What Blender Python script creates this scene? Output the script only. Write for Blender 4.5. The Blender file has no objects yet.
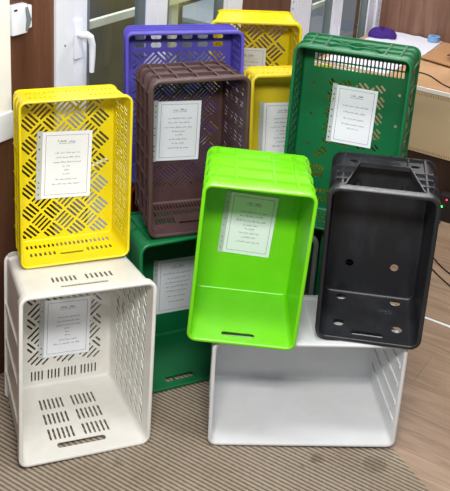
import bpy, bmesh, math, random
from mathutils import Matrix, Vector
from mathutils.geometry import delaunay_2d_cdt
PI = math.pi
R = math.radians
C = bpy.context.scene.collection
SC = bpy.context.scene

# ------------------------------------------------------------------ camera
cam_d = bpy.data.cameras.new('camera')
cam = bpy.data.objects.new('camera', cam_d); C.objects.link(cam)
SC.camera = cam
cam_d.sensor_fit = 'HORIZONTAL'; cam_d.sensor_width = 36.0
cam_d.lens = 36.0 * 915.5 / 450.0
cam_d.shift_x = 0.02349; cam_d.shift_y = -0.2897
cp, cr_ = R(20.72), R(3.66)
fw = Vector((0, math.cos(cp), -math.sin(cp))); up = Vector((0, math.sin(cp), math.cos(cp))); rt = Vector((1, 0, 0))
rt2 = rt*math.cos(cr_) + up*math.sin(cr_); up2 = -rt*math.sin(cr_) + up*math.cos(cr_)
M = Matrix.Identity(4)
for i in range(3):
    M[i][0] = rt2[i]; M[i][1] = up2[i]; M[i][2] = -fw[i]
M[2][3] = 2.113
cam.matrix_world = M
cam_d.clip_start = 0.05; cam_d.clip_end = 60

# ------------------------------------------------------------------ world, lamps, exposure
w = bpy.data.worlds.new('world'); SC.world = w; w.use_nodes = True
w.node_tree.nodes['Background'].inputs[0].default_value = (0.80, 0.88, 1.0, 1)
w.node_tree.nodes['Background'].inputs[1].default_value = 0.22

def area(name, loc, target, sx, sy, power, col):
    l = bpy.data.lights.new(name, 'AREA'); l.shape = 'RECTANGLE'; l.size = sx; l.size_y = sy
    l.energy = power; l.color = col
    o = bpy.data.objects.new(name, l); C.objects.link(o); o.location = loc
    d = Vector(target) - Vector(loc); o.rotation_euler = d.to_track_quat('-Z', 'Y').to_euler()
    return o
area('ceiling_tube_light', (0.0, 0.8, 2.32), (0.05, 1.9, 0), 0.8, 0.25, 68, (1.0, 0.985, 0.95))
area('ceiling_tube_light', (0.15, 2.05, 2.75), (0.2, 2.25, 0), 1.2, 0.3, 34, (1.0, 0.985, 0.96))
area('ceiling_tube_light', (1.0, 4.3, 2.75), (0.8, 3.6, 0), 1.2, 0.3, 52, (1.0, 0.98, 0.96))
area('daylight_outside', (-0.35, 4.75, 3.1), (-0.1, 4.5, 0), 2.2, 1.2, 120, (0.86, 0.94, 1.0))
SC.view_settings.view_transform = 'Standard'; SC.view_settings.look = 'None'
SC.view_settings.exposure = -0.08; SC.view_settings.gamma = 1.0
SC.view_settings.use_curve_mapping = False

# ------------------------------------------------------------------ materials
def srgb(r, g, b):
    f = lambda c: ((c/255+0.055)/1.055)**2.4 if c > 10 else c/255/12.92
    return (f(r), f(g), f(b), 1)
def mat(name, col, rough=0.45, var=0.06, scale=9.0, spec=0.5, bump=0.0, metal=0.0, sss=0.0, emit=None, trans=0.0):
    m = bpy.data.materials.new(name); m.use_nodes = True
    nt = m.node_tree; b = nt.nodes['Principled BSDF']
    b.inputs['Roughness'].default_value = rough; b.inputs['Metallic'].default_value = metal
    b.inputs['Specular IOR Level'].default_value = spec
    tc = nt.nodes.new('ShaderNodeTexCoord'); no = nt.nodes.new('ShaderNodeTexNoise')
    no.inputs['Scale'].default_value = scale; no.inputs['Detail'].default_value = 4
    nt.links.new(tc.outputs['Object'], no.inputs['Vector'])
    mx = nt.nodes.new('ShaderNodeMix'); mx.data_type = 'RGBA'
    c = srgb(*col)
    mx.inputs[6].default_value = tuple(max(0, x*(1-var*2)) for x in c[:3])+(1,)
    mx.inputs[7].default_value = tuple(min(1, x*(1+var*2)) for x in c[:3])+(1,)
    nt.links.new(no.outputs['Fac'], mx.inputs[0]); nt.links.new(mx.outputs[2], b.inputs['Base Color'])
    if sss:
        b.inputs['Subsurface Weight'].default_value = sss; b.inputs['Subsurface Radius'].default_value = (0.03, 0.03, 0.02)
        b.inputs['Subsurface Scale'].default_value = 0.3
    if trans: b.inputs['Transmission Weight'].default_value = trans
    if bump:
        bp = nt.nodes.new('ShaderNodeBump'); bp.inputs['Strength'].default_value = bump; bp.inputs['Distance'].default_value = 0.004
        nt.links.new(no.outputs['Fac'], bp.inputs['Height']); nt.links.new(bp.outputs[0], b.inputs['Normal'])
    if emit:
        b.inputs['Emission Color'].default_value = srgb(*emit[0]); b.inputs['Emission Strength'].default_value = emit[1]
    return m

def scuffed(name, col, scuff, rough, amount, scale=6.0, stretch=(1, 1, 1)):
    """plastic with dusty rub marks"""
    m = mat(name, col, rough, 0.05)
    nt = m.node_tree; b = nt.nodes['Principled BSDF']
    old = b.inputs['Base Color'].links[0].from_socket
    tc = nt.nodes.new('ShaderNodeTexCoord'); mp = nt.nodes.new('ShaderNodeMapping'); mp.inputs['Scale'].default_value = stretch
    no = nt.nodes.new('ShaderNodeTexNoise'); no.inputs['Scale'].default_value = scale; no.inputs['Detail'].default_value = 6; no.inputs['Roughness'].default_value = 0.65
    nt.links.new(tc.outputs['Object'], mp.inputs[0]); nt.links.new(mp.outputs[0], no.inputs['Vector'])
    rp = nt.nodes.new('ShaderNodeValToRGB'); rp.color_ramp.elements[0].position = 0.48; rp.color_ramp.elements[1].position = 0.75
    rp.color_ramp.elements[1].color = (amount, amount, amount, 1)
    nt.links.new(no.outputs['Fac'], rp.inputs[0])
    mx = nt.nodes.new('ShaderNodeMix'); mx.data_type = 'RGBA'; mx.inputs[7].default_value = srgb(*scuff)
    nt.links.new(rp.outputs[0], mx.inputs[0]); nt.links.new(old, mx.inputs[6]); nt.links.new(mx.outputs[2], b.inputs['Base Color'])
    return m

def wood(name, c1, c2, c3, rough, sc=(14, 14, 0.9), big=2.0, bump=0.05):
    m = bpy.data.materials.new(name); m.use_nodes = True
    nt = m.node_tree; b = nt.nodes['Principled BSDF']; b.inputs['Roughness'].default_value = rough
    tc = nt.nodes.new('ShaderNodeTexCoord'); mp = nt.nodes.new('ShaderNodeMapping'); mp.inputs['Scale'].default_value = sc
    nt.links.new(tc.outputs['Object'], mp.inputs[0])
    n1 = nt.nodes.new('ShaderNodeTexNoise'); n1.inputs['Scale'].default_value = 1.0; n1.inputs['Detail'].default_value = 8; n1.inputs['Roughness'].default_value = 0.65; n1.inputs['Distortion'].default_value = 0.6
    nt.links.new(mp.outputs[0], n1.inputs['Vector'])
    rp = nt.nodes.new('ShaderNodeValToRGB'); e = rp.color_ramp.elements
    e[0].position = 0.3; e[0].color = srgb(*c1); e[1].position = 0.72; e[1].color = srgb(*c3)
    k = e.new(0.5); k.color = srgb(*c2)
    nt.links.new(n1.outputs['Fac'], rp.inputs[0])
    n2 = nt.nodes.new('ShaderNodeTexNoise'); n2.inputs['Scale'].default_value = big; n2.inputs['Detail'].default_value = 3
    nt.links.new(tc.outputs['Object'], n2.inputs['Vector'])
    mx = nt.nodes.new('ShaderNodeMix'); mx.data_type = 'RGBA'; mx.blend_type = 'MULTIPLY'; mx.inputs[0].default_value = 0.35
    nt.links.new(rp.outputs[0], mx.inputs[6]); nt.links.new(n2.outputs['Fac'], mx.inputs[7])
    mm = nt.nodes.new('ShaderNodeMix'); mm.data_type = 'RGBA'; mm.inputs[0].default_value = 0.0
    nt.links.new(mx.outputs[2], b.inputs['Base Color'])
    bp = nt.nodes.new('ShaderNodeBump'); bp.inputs['Strength'].default_value = bump; bp.inputs['Distance'].default_value = 0.003
    nt.links.new(n1.outputs['Fac'], bp.inputs['Height']); nt.links.new(bp.outputs[0], b.inputs['Normal'])
    return m

MT = {}
MT['yellow'] = scuffed('yellow_plastic', (226, 206, 8), (220, 204, 60), 0.38, 0.5)
MT['paleyellow'] = scuffed('faded_yellow_plastic', (214, 192, 32), (214, 196, 80), 0.42, 0.5)
MT['brown'] = scuffed('brown_plastic', (74, 50, 50), (98, 74, 74), 0.45, 0.5)
MT['purple'] = scuffed('purple_plastic', (84, 74, 178), (112, 104, 196), 0.45, 0.4)
MT['lime'] = scuffed('lime_plastic', (114, 208, 20), (134, 216, 56), 0.26, 0.35)
MT['black'] = scuffed('black_plastic', (30, 31, 35), (60, 62, 70), 0.38, 0.6, 7, (1, 1, 0.35))
MT['green'] = scuffed('green_plastic', (10, 100, 56), (28, 116, 70), 0.42, 0.4)
MT['darkgreen'] = scuffed('dark_green_plastic', (10, 108, 60), (28, 124, 74), 0.4, 0.4)
MT['white'] = scuffed('white_plastic', (226, 224, 218), (196, 186, 164), 0.36, 0.45, 5)
MT['whiter'] = scuffed('cool_white_plastic', (222, 224, 226), (206, 204, 196), 0.34, 0.4, 4)
MT['grey'] = scuffed('grey_plastic', (112, 120, 116), (132, 138, 134), 0.45, 0.4)
MT['red'] = mat('red_plastic', (150, 40, 24), 0.45)
MT['paper'] = mat('paper', (240, 243, 250), 0.55, 0.015)
MT['ink'] = mat('ink', (96, 98, 112), 0.6, 0.02)
MT['inkdark'] = mat('dark_ink', (50, 52, 62), 0.6, 0.02)
MT['strip'] = mat('clear_strip', (190, 196, 198), 0.3, 0.03)
MT['hole'] = mat('punch_hole', (70, 74, 76), 0.6, 0.02)
MT['pvc'] = mat('white_pvc', (222, 226, 236), 0.32, 0.02)
MT['cream'] = mat('cream_paint', (230, 228, 222), 0.4, 0.03)
MT['gasket'] = mat('grey_gasket', (104, 112, 114), 0.5, 0.04)
MT['wallwood'] = wood('brown_wood_panel', (62, 36, 24), (98, 62, 42), (122, 82, 60), 0.42)
MT['wallwoodr'] = wood('red_brown_wood_panel', (98, 66, 52), (136, 98, 80), (160, 122, 104), 0.45)
MT['tabletop'] = wood('tan_board', (178, 138, 100), (196, 154, 114), (208, 168, 128), 0.5, (3, 3, 3), 3.0, 0.02)
MT['undershade'] = wood('under_table_shade', (44, 28, 22), (58, 38, 30), (74, 50, 40), 0.5)  # dark brown that stands in for the shade under the table
MT['beige'] = mat('beige_panel', (206, 186, 150), 0.6, 0.05, 5)
MT['dark'] = mat('dark_rubber', (34, 30, 30), 0.5, 0.05)
MT['linen'] = mat('white_sheet_paper', (216, 214, 224), 0.6, 0.03)
MT['cloth'] = mat('purple_cloth', (62, 36, 112), 0.9, 0.15, 30, 0.2, 0.4)
MT['bag'] = mat('brown_leather', (120, 82, 54), 0.6, 0.1, 20)
MT['board'] = mat('kraft_board', (172, 128, 88), 0.65, 0.05)
MT['blue'] = mat('pale_blue_plastic', (120, 160, 205), 0.5)
MT['metal'] = mat('white_metal', (232, 232, 232), 0.35, 0.02)
MT['outside'] = mat('outside_plaster', (106, 110, 102), 0.9, 0.35, 1.6)
MT['olive'] = mat('outside_olive', (112, 104, 78), 0.9, 0.25, 2.5)
MT['outfloor'] = mat('outside_concrete', (150, 154, 160), 0.8, 0.2, 3)
MT['bar'] = mat('cream_bar', (206, 202, 182), 0.5)
MT['ledg'] = mat('green_led', (60, 220, 80), 0.4, emit=((60, 255, 90), 6))
MT['ledr'] = mat('red_led', (240, 40, 60), 0.4, emit=((255, 40, 60), 6))

def glass_mat(name, mixf, rough, tint=(1, 1, 1, 1)):
    m = bpy.data.materials.new(name); m.use_nodes = True; nt = m.node_tree
    nt.nodes.remove(nt.nodes['Principled BSDF']); out = nt.nodes['Material Output']
    t = nt.nodes.new('ShaderNodeBsdfTransparent'); t.inputs[0].default_value = tint
    g = nt.nodes.new('ShaderNodeBsdfGlossy'); g.inputs['Roughness'].default_value = rough
    f = nt.nodes.new('ShaderNodeFresnel'); f.inputs[0].default_value = mixf
    ge = nt.nodes.new('ShaderNodeNewGeometry'); iv = nt.nodes.new('ShaderNodeMath'); iv.operation = 'SUBTRACT'; iv.inputs[0].default_value = 1.0
    nt.links.new(ge.outputs['Backfacing'], iv.inputs[1])
    mu = nt.nodes.new('ShaderNodeMath'); mu.operation = 'MULTIPLY'; nt.links.new(f.outputs[0], mu.inputs[0]); nt.links.new(iv.outputs[0], mu.inputs[1])
    mx = nt.nodes.new('ShaderNodeMixShader')
    nt.links.new(mu.outputs[0], mx.inputs[0]); nt.links.new(t.outputs[0], mx.inputs[1]); nt.links.new(g.outputs[0], mx.inputs[2])
    nt.links.new(mx.outputs[0], out.inputs[0]); return m
MT['glass'] = glass_mat('window_glass', 1.5, 0.02, (0.93, 0.96, 0.95, 1))
MT['film'] = glass_mat('clear_film', 1.35, 0.12)

def floor_mat():
    m = bpy.data.materials.new('laminate'); m.use_nodes = True; nt = m.node_tree; b = nt.nodes['Principled BSDF']
    b.inputs['Roughness'].default_value = 0.38
    tc = nt.nodes.new('ShaderNodeTexCoord')
    br = nt.nodes.new('ShaderNodeTexBrick'); br.inputs['Scale'].default_value = 1.0
    br.inputs['Brick Width'].default_value = 1.25; br.inputs['Row Height'].default_value = 0.19
    br.inputs['Mortar Size'].default_value = 0.0016; br.inputs['Mortar'].default_value = srgb(138, 116, 98)
    br.inputs['Color1'].default_value = srgb(156, 134, 114); br.inputs['Color2'].default_value = srgb(168, 145, 124)
    nt.links.new(tc.outputs['Object'], br.inputs['Vector'])
    mp = nt.nodes.new('ShaderNodeMapping'); mp.inputs['Scale'].default_value = (2.2, 30, 1)
    nt.links.new(tc.outputs['Object'], mp.inputs[0])
    n1 = nt.nodes.new('ShaderNodeTexNoise'); n1.inputs['Scale'].default_value = 1.0; n1.inputs['Detail'].default_value = 9; n1.inputs['Roughness'].default_value = 0.7; n1.inputs['Distortion'].default_value = 1.2
    nt.links.new(mp.outputs[0], n1.inputs['Vector'])
    rp = nt.nodes.new('ShaderNodeValToRGB'); e = rp.color_ramp.elements
    e[0].position = 0.34; e[0].color = srgb(196, 180, 166); e[1].position = 0.62; e[1].color = srgb(255, 250, 244)
    nt.links.new(n1.outputs['Fac'], rp.inputs[0])
    mx = nt.nodes.new('ShaderNodeMix'); mx.data_type = 'RGBA'; mx.blend_type = 'MULTIPLY'; mx.inputs[0].default_value = 0.9
    nt.links.new(br.outputs[0], mx.inputs[6]); nt.links.new(rp.outputs[0], mx.inputs[7])
    nt.links.new(mx.outputs[2], b.inputs['Base Color']); return m
MT['floor'] = floor_mat()

def mat_mat():
    m = bpy.data.materials.new('ribbed_mat'); m.use_nodes = True; nt = m.node_tree; b = nt.nodes['Principled BSDF']
    b.inputs['Roughness'].default_value = 0.75; b.inputs['Specular IOR Level'].default_value = 0.25
    tc = nt.nodes.new('ShaderNodeTexCoord')
    sep = nt.nodes.new('ShaderNodeSeparateXYZ'); nt.links.new(tc.outputs['Object'], sep.inputs[0])
    # woven two-tone ribs running along local x
    mul = nt.nodes.new('ShaderNodeMath'); mul.operation = 'MULTIPLY'; mul.inputs[1].default_value = 2*PI/0.0155
    nt.links.new(sep.outputs[1], mul.inputs[0])
    nz = nt.nodes.new('ShaderNodeTexNoise'); nz.inputs['Scale'].default_value = 60; nz.inputs['Detail'].default_value = 6; nz.inputs['Roughness'].default_value = 0.75
    nt.links.new(tc.outputs['Object'], nz.inputs['Vector'])
    sn = nt.nodes.new('ShaderNodeMath'); sn.operation = 'SINE'; nt.links.new(mul.outputs[0], sn.inputs[0])
    ma = nt.nodes.new('ShaderNodeMath'); ma.operation = 'MULTIPLY_ADD'; ma.inputs[1].default_value = 0.36; ma.inputs[2].default_value = 0.10
    nt.links.new(sn.outputs[0], ma.inputs[0])
    ad = nt.nodes.new('ShaderNodeMath'); ad.operation = 'MULTIPLY_ADD'; ad.inputs[1].default_value = 0.8
    nt.links.new(nz.outputs['Fac'], ad.inputs[0]); nt.links.new(ma.outputs[0], ad.inputs[2])
    rp = nt.nodes.new('ShaderNodeValToRGB'); e = rp.color_ramp.elements
    e[0].position = 0.12; e[0].color = srgb(102, 90, 78); e[1].position = 0.85; e[1].color = srgb(164, 151, 134)
    nt.links.new(ad.outputs[0], rp.inputs[0])
    n2 = nt.nodes.new('ShaderNodeTexNoise'); n2.inputs['Scale'].default_value = 3.2; n2.inputs['Detail'].default_value = 5
    nt.links.new(tc.outputs['Object'], n2.inputs['Vector'])
    r2 = nt.nodes.new('ShaderNodeValToRGB'); r2.color_ramp.elements[0].position = 0.3; r2.color_ramp.elements[0].color = (0.72, 0.68, 0.62, 1); r2.color_ramp.elements[1].position = 0.6
    nt.links.new(n2.outputs['Fac'], r2.inputs[0])
    mx = nt.nodes.new('ShaderNodeMix'); mx.data_type = 'RGBA'; mx.blend_type = 'MULTIPLY'; mx.inputs[0].default_value = 0.7
    nt.links.new(rp.outputs[0], mx.inputs[6]); nt.links.new(r2.outputs[0], mx.inputs[7])
    prev = mx.outputs[2]
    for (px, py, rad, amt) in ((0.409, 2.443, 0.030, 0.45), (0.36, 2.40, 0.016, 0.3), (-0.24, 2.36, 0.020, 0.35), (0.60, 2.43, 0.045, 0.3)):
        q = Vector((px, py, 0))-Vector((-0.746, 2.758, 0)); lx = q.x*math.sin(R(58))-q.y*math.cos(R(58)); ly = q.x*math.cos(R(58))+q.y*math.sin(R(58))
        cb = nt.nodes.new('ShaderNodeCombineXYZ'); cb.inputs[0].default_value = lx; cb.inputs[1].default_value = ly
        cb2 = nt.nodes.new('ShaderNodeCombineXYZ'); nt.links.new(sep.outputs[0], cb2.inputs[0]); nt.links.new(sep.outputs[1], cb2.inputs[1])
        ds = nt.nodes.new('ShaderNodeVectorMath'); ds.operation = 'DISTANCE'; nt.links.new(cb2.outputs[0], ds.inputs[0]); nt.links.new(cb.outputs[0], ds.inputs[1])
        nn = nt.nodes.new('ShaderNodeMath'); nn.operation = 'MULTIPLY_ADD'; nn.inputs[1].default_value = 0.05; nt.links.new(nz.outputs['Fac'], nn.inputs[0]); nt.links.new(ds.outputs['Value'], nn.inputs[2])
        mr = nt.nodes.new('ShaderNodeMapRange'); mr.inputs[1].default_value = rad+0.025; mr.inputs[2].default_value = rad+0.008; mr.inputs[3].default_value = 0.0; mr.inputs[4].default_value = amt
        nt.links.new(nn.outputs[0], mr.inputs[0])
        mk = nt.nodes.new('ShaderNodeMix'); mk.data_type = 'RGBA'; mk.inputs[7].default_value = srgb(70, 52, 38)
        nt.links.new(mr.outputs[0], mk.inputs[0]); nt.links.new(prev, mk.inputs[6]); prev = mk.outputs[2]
    nt.links.new(prev, b.inputs['Base Color']); return m
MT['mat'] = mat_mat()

# ------------------------------------------------------------------ helpers
def link_mesh(name, verts, faces, material, parent=None, mw=None, smooth=False, recalc=True):
    me = bpy.data.meshes.new(name)
    me.from_pydata([tuple(v) for v in verts], [], faces)
    if recalc:
        bm = bmesh.new(); bm.from_mesh(me); bmesh.ops.recalc_face_normals(bm, faces=bm.faces); bm.to_mesh(me); bm.free()
    me.materials.append(MT[material]); me.update()
    if smooth:
        me.shade_smooth(); me.set_sharp_from_angle(angle=R(38))
    o = bpy.data.objects.new(name, me); C.objects.link(o)
    if parent: o.parent = parent
    if mw is not None: o.matrix_local = mw
    return o
class MB:
    def __init__(s): s.v = []; s.f = []
    def add(s, vs, fs):
        n = len(s.v); s.v += [Vector(v) for v in vs]; s.f += [tuple(i+n for i in f) for f in fs]
    def box(s, x0, x1, y0, y1, z0, z1, fn=None, bev=0.0):
        if bev and fn is None:
            bm = bmesh.new(); bmesh.ops.create_cube(bm, size=1)
            for v in bm.verts: v.co = Vector((x0+(v.co.x+.5)*(x1-x0), y0+(v.co.y+.5)*(y1-y0), z0+(v.co.z+.5)*(z1-z0)))
            bmesh.ops.bevel(bm, geom=bm.edges[:], offset=bev, segments=2, affect='EDGES', profile=0.7)
            bm.verts.index_update()
            s.add([v.co.copy() for v in bm.verts], [[v.index for v in f.verts] for f in bm.faces]); bm.free(); return
        P = [(x, y, z) for x in (x0, x1) for y in (y0, y1) for z in (z0, z1)]
        if fn: P = [fn(*p) for p in P]
        s.add(P, [(0, 1, 3, 2), (4, 6, 7, 5), (0, 4, 5, 1), (2, 3, 7, 6), (0, 2, 6, 4), (1, 5, 7, 3)])
    def tube(s, pts, r, n=8, closed=False):
        pts = [Vector(p) for p in pts]; vs = []; fs = []
        for i, p in enumerate(pts):
            a = pts[max(0, i-1)]; b = pts[min(len(pts)-1, i+1)]; d = (b-a).normalized()
            ref = Vector((0, 0, 1)) if abs(d.z) < 0.9 else Vector((1, 0, 0))
            x = d.cross(ref).normalized(); y = d.cross(x)
            rr = r[i] if isinstance(r, (list, tuple)) else r
            for k in range(n):
                t = 2*PI*k/n; vs.append(p + x*rr*math.cos(t) + y*rr*math.sin(t))
        for i in range(len(pts)-1):
            for k in range(n):
                fs.append((i*n+k, i*n+(k+1) % n, (i+1)*n+(k+1) % n, (i+1)*n+k))
        fs.append(tuple(range(n))[::-1]); fs.append(tuple((len(pts)-1)*n+k for k in range(n)))
        s.add(vs, fs)
    def build(s, name, material, parent=None, mw=None, smooth=False):
        return link_mesh(name, s.v, s.f, material, parent, mw, smooth)
def empty(name, mw):
    o = bpy.data.objects.new(name, None); C.objects.link(o); o.matrix_world = mw; o.empty_display_size = 0.1; return o
def tag(o, label, cat, group=None):
    o['label'] = label; o['category'] = cat
    if group: o['group'] = group
    return o
def structure(o): o['kind'] = 'structure'; return o
def pose(X, Y, Z, yaw, lean=0.0, roll=0.0):
    return Matrix.Translation((X, Y, Z)) @ Matrix.Rotation(yaw, 4, 'Z') @ Matrix.Rotation(-lean, 4, 'X') @ Matrix.Rotation(roll, 4, 'Y')
def smooth_path(pts, n=6):
    pts = [Vector(p) for p in pts]; out = []
    P = [pts[0]] + pts + [pts[-1]]
    for i in range(1, len(P)-2):
        for k in range(n):
            t = k/n; p0, p1, p2, p3 = P[i-1], P[i], P[i+1], P[i+2]
            out.append(0.5*((2*p1)+(p2-p0)*t+(2*p0-5*p1+4*p2-p3)*t*t+(3*p1-p0-3*p2+p3)*t**3))
    out.append(pts[-1]); return out

# ---- perforated panel: 2-D outline with holes, given thickness by a mapping
def inside(poly, x, y):
    c = False; n = len(poly)
    for i in range(n):
        x1, y1 = poly[i]; x2, y2 = poly[(i+1) % n]
        if (y1 > y) != (y2 > y) and x < (x2-x1)*(y-y1)/(y2-y1)+x1: c = not c
    return c
def panel(mb, outline, holes, fmap, th, lines=()):
    V = []; E_ = []
    def loop(p):
        n = len(V); V.extend(Vector(q) for q in p)
        E_.extend((n+i, n+(i+1) % len(p)) for i in range(len(p)))
    loop(outline)
    for h in holes: loop(h)
    for a, b in lines:
        n = len(V); V.extend((Vector(a), Vector(b))); E_.append((n, n+1))
    vs, es, fs, _, _, _ = delaunay_2d_cdt(V, E_, [], 0, 1e-6)
    bb = [(min(q[0] for q in h), max(q[0] for q in h), min(q[1] for q in h), max(q[1] for q in h), h) for h in holes]
    keep = []
    for f in fs:
        cx = sum(vs[i][0] for i in f)/len(f); cy = sum(vs[i][1] for i in f)/len(f)
        bad = False
        for x0, x1, y0, y1, h in bb:
            if x0 <= cx <= x1 and y0 <= cy <= y1 and inside(h, cx, cy): bad = True; break
        if not bad: keep.append(tuple(f))
    n = len(vs)
    P = [fmap(v[0], v[1], 0.0) for v in vs] + [fmap(v[0], v[1], -th) for v in vs]
    F = list(keep) + [tuple(i+n for i in reversed(f)) for f in keep]
    cnt = {}
    for f in keep:
        for i in range(len(f)):
            a, b = f[i], f[(i+1) % len(f)]
            cnt.setdefault((min(a, b), max(a, b)), []).append((a, b))
    for k, l in cnt.items():
        if len(l) == 1: a, b = l[0]; F.append((b, a, a+n, b+n))
    used = sorted({i for f in F for i in f}); rm = {i: j for j, i in enumerate(used)}
    mb.add([P[i] for i in used], [tuple(rm[i] for i in f) for f in F])
def slot(cx, cy, ln, wd, ang=0.0):
    h = ln/2; r = wd/2; c, s = math.cos(ang), math.sin(ang)
    pts = [(-h, -r*.5), (-h+r*.5, -r), (h-r*.5, -r), (h, -r*.5), (h, r*.5), (h-r*.5, r), (-h+r*.5, r), (-h, r*.5)]
    return [(cx+x*c-y*s, cy+x*s+y*c) for x, y in pts]
def disc(cx, cy, rx, ry, n=14): return [(cx+rx*math.cos(2*PI*k/n), cy+ry*math.sin(2*PI*k/n)) for k in range(n)]
def row(x0, x1, n, y, ln, wd, ang=PI/2): return [slot(x0+(x1-x0)*(i+.5)/n, y, ln, wd, ang) for i in range(n)]
def clip(ax, ay, bx, by, R4):
    t0, t1 = 0.0, 1.0; dx, dy = bx-ax, by-ay
    for p, q in ((-dx, ax-R4[0]), (dx, R4[1]-ax), (-dy, ay-R4[2]), (dy, R4[3]-ay)):
        if abs(p) < 1e-12:
            if q < 0: return None
        else:
            t = q/p
            if p < 0: t0 = max(t0, t)
            else: t1 = min(t1, t)
    if t1 <= t0: return None
    return ax+dx*t0, ay+dy*t0, ax+dx*t1, ay+dy*t1
def weave(R4, cell, nslot, wd, skip=None, gap=0.16):
    """basket weave of slots turned 45 degrees, kept inside the rectangle R4"""
    out = []; a = PI/4; c, s = math.cos(a), math.sin(a)
    mx, my = (R4[0]+R4[1])/2, (R4[2]+R4[3])/2; N = int(max(R4[1]-R4[0], R4[3]-R4[2])/cell)+2
    for i in range(-N, N+1):
        for j in range(-N, N+1):
            for k in range(nslot):
                o = (k+.5)/nslot*cell
                h0, h1 = cell*gap/2, cell*(1-gap/2)
                p = ((i*cell+h0, j*cell+o), (i*cell+h1, j*cell+o)) if (i+j) % 2 == 0 else ((i*cell+o, j*cell+h0), (i*cell+o, j*cell+h1))
                q = [(mx+x*c-y*s, my+x*s+y*c) for x, y in p]
                r = clip(q[0][0], q[0][1], q[1][0], q[1][1], R4)
                if not r: continue
                ln = math.hypot(r[2]-r[0], r[3]-r[1])
                if ln < wd*2.0: continue
                cx, cy = (r[0]+r[2])/2, (r[1]+r[3])/2
                if skip and skip(cx, cy): continue
                out.append(slot(cx, cy, ln, wd, math.atan2(r[3]-r[1], r[2]-r[0])))
    return out

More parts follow.
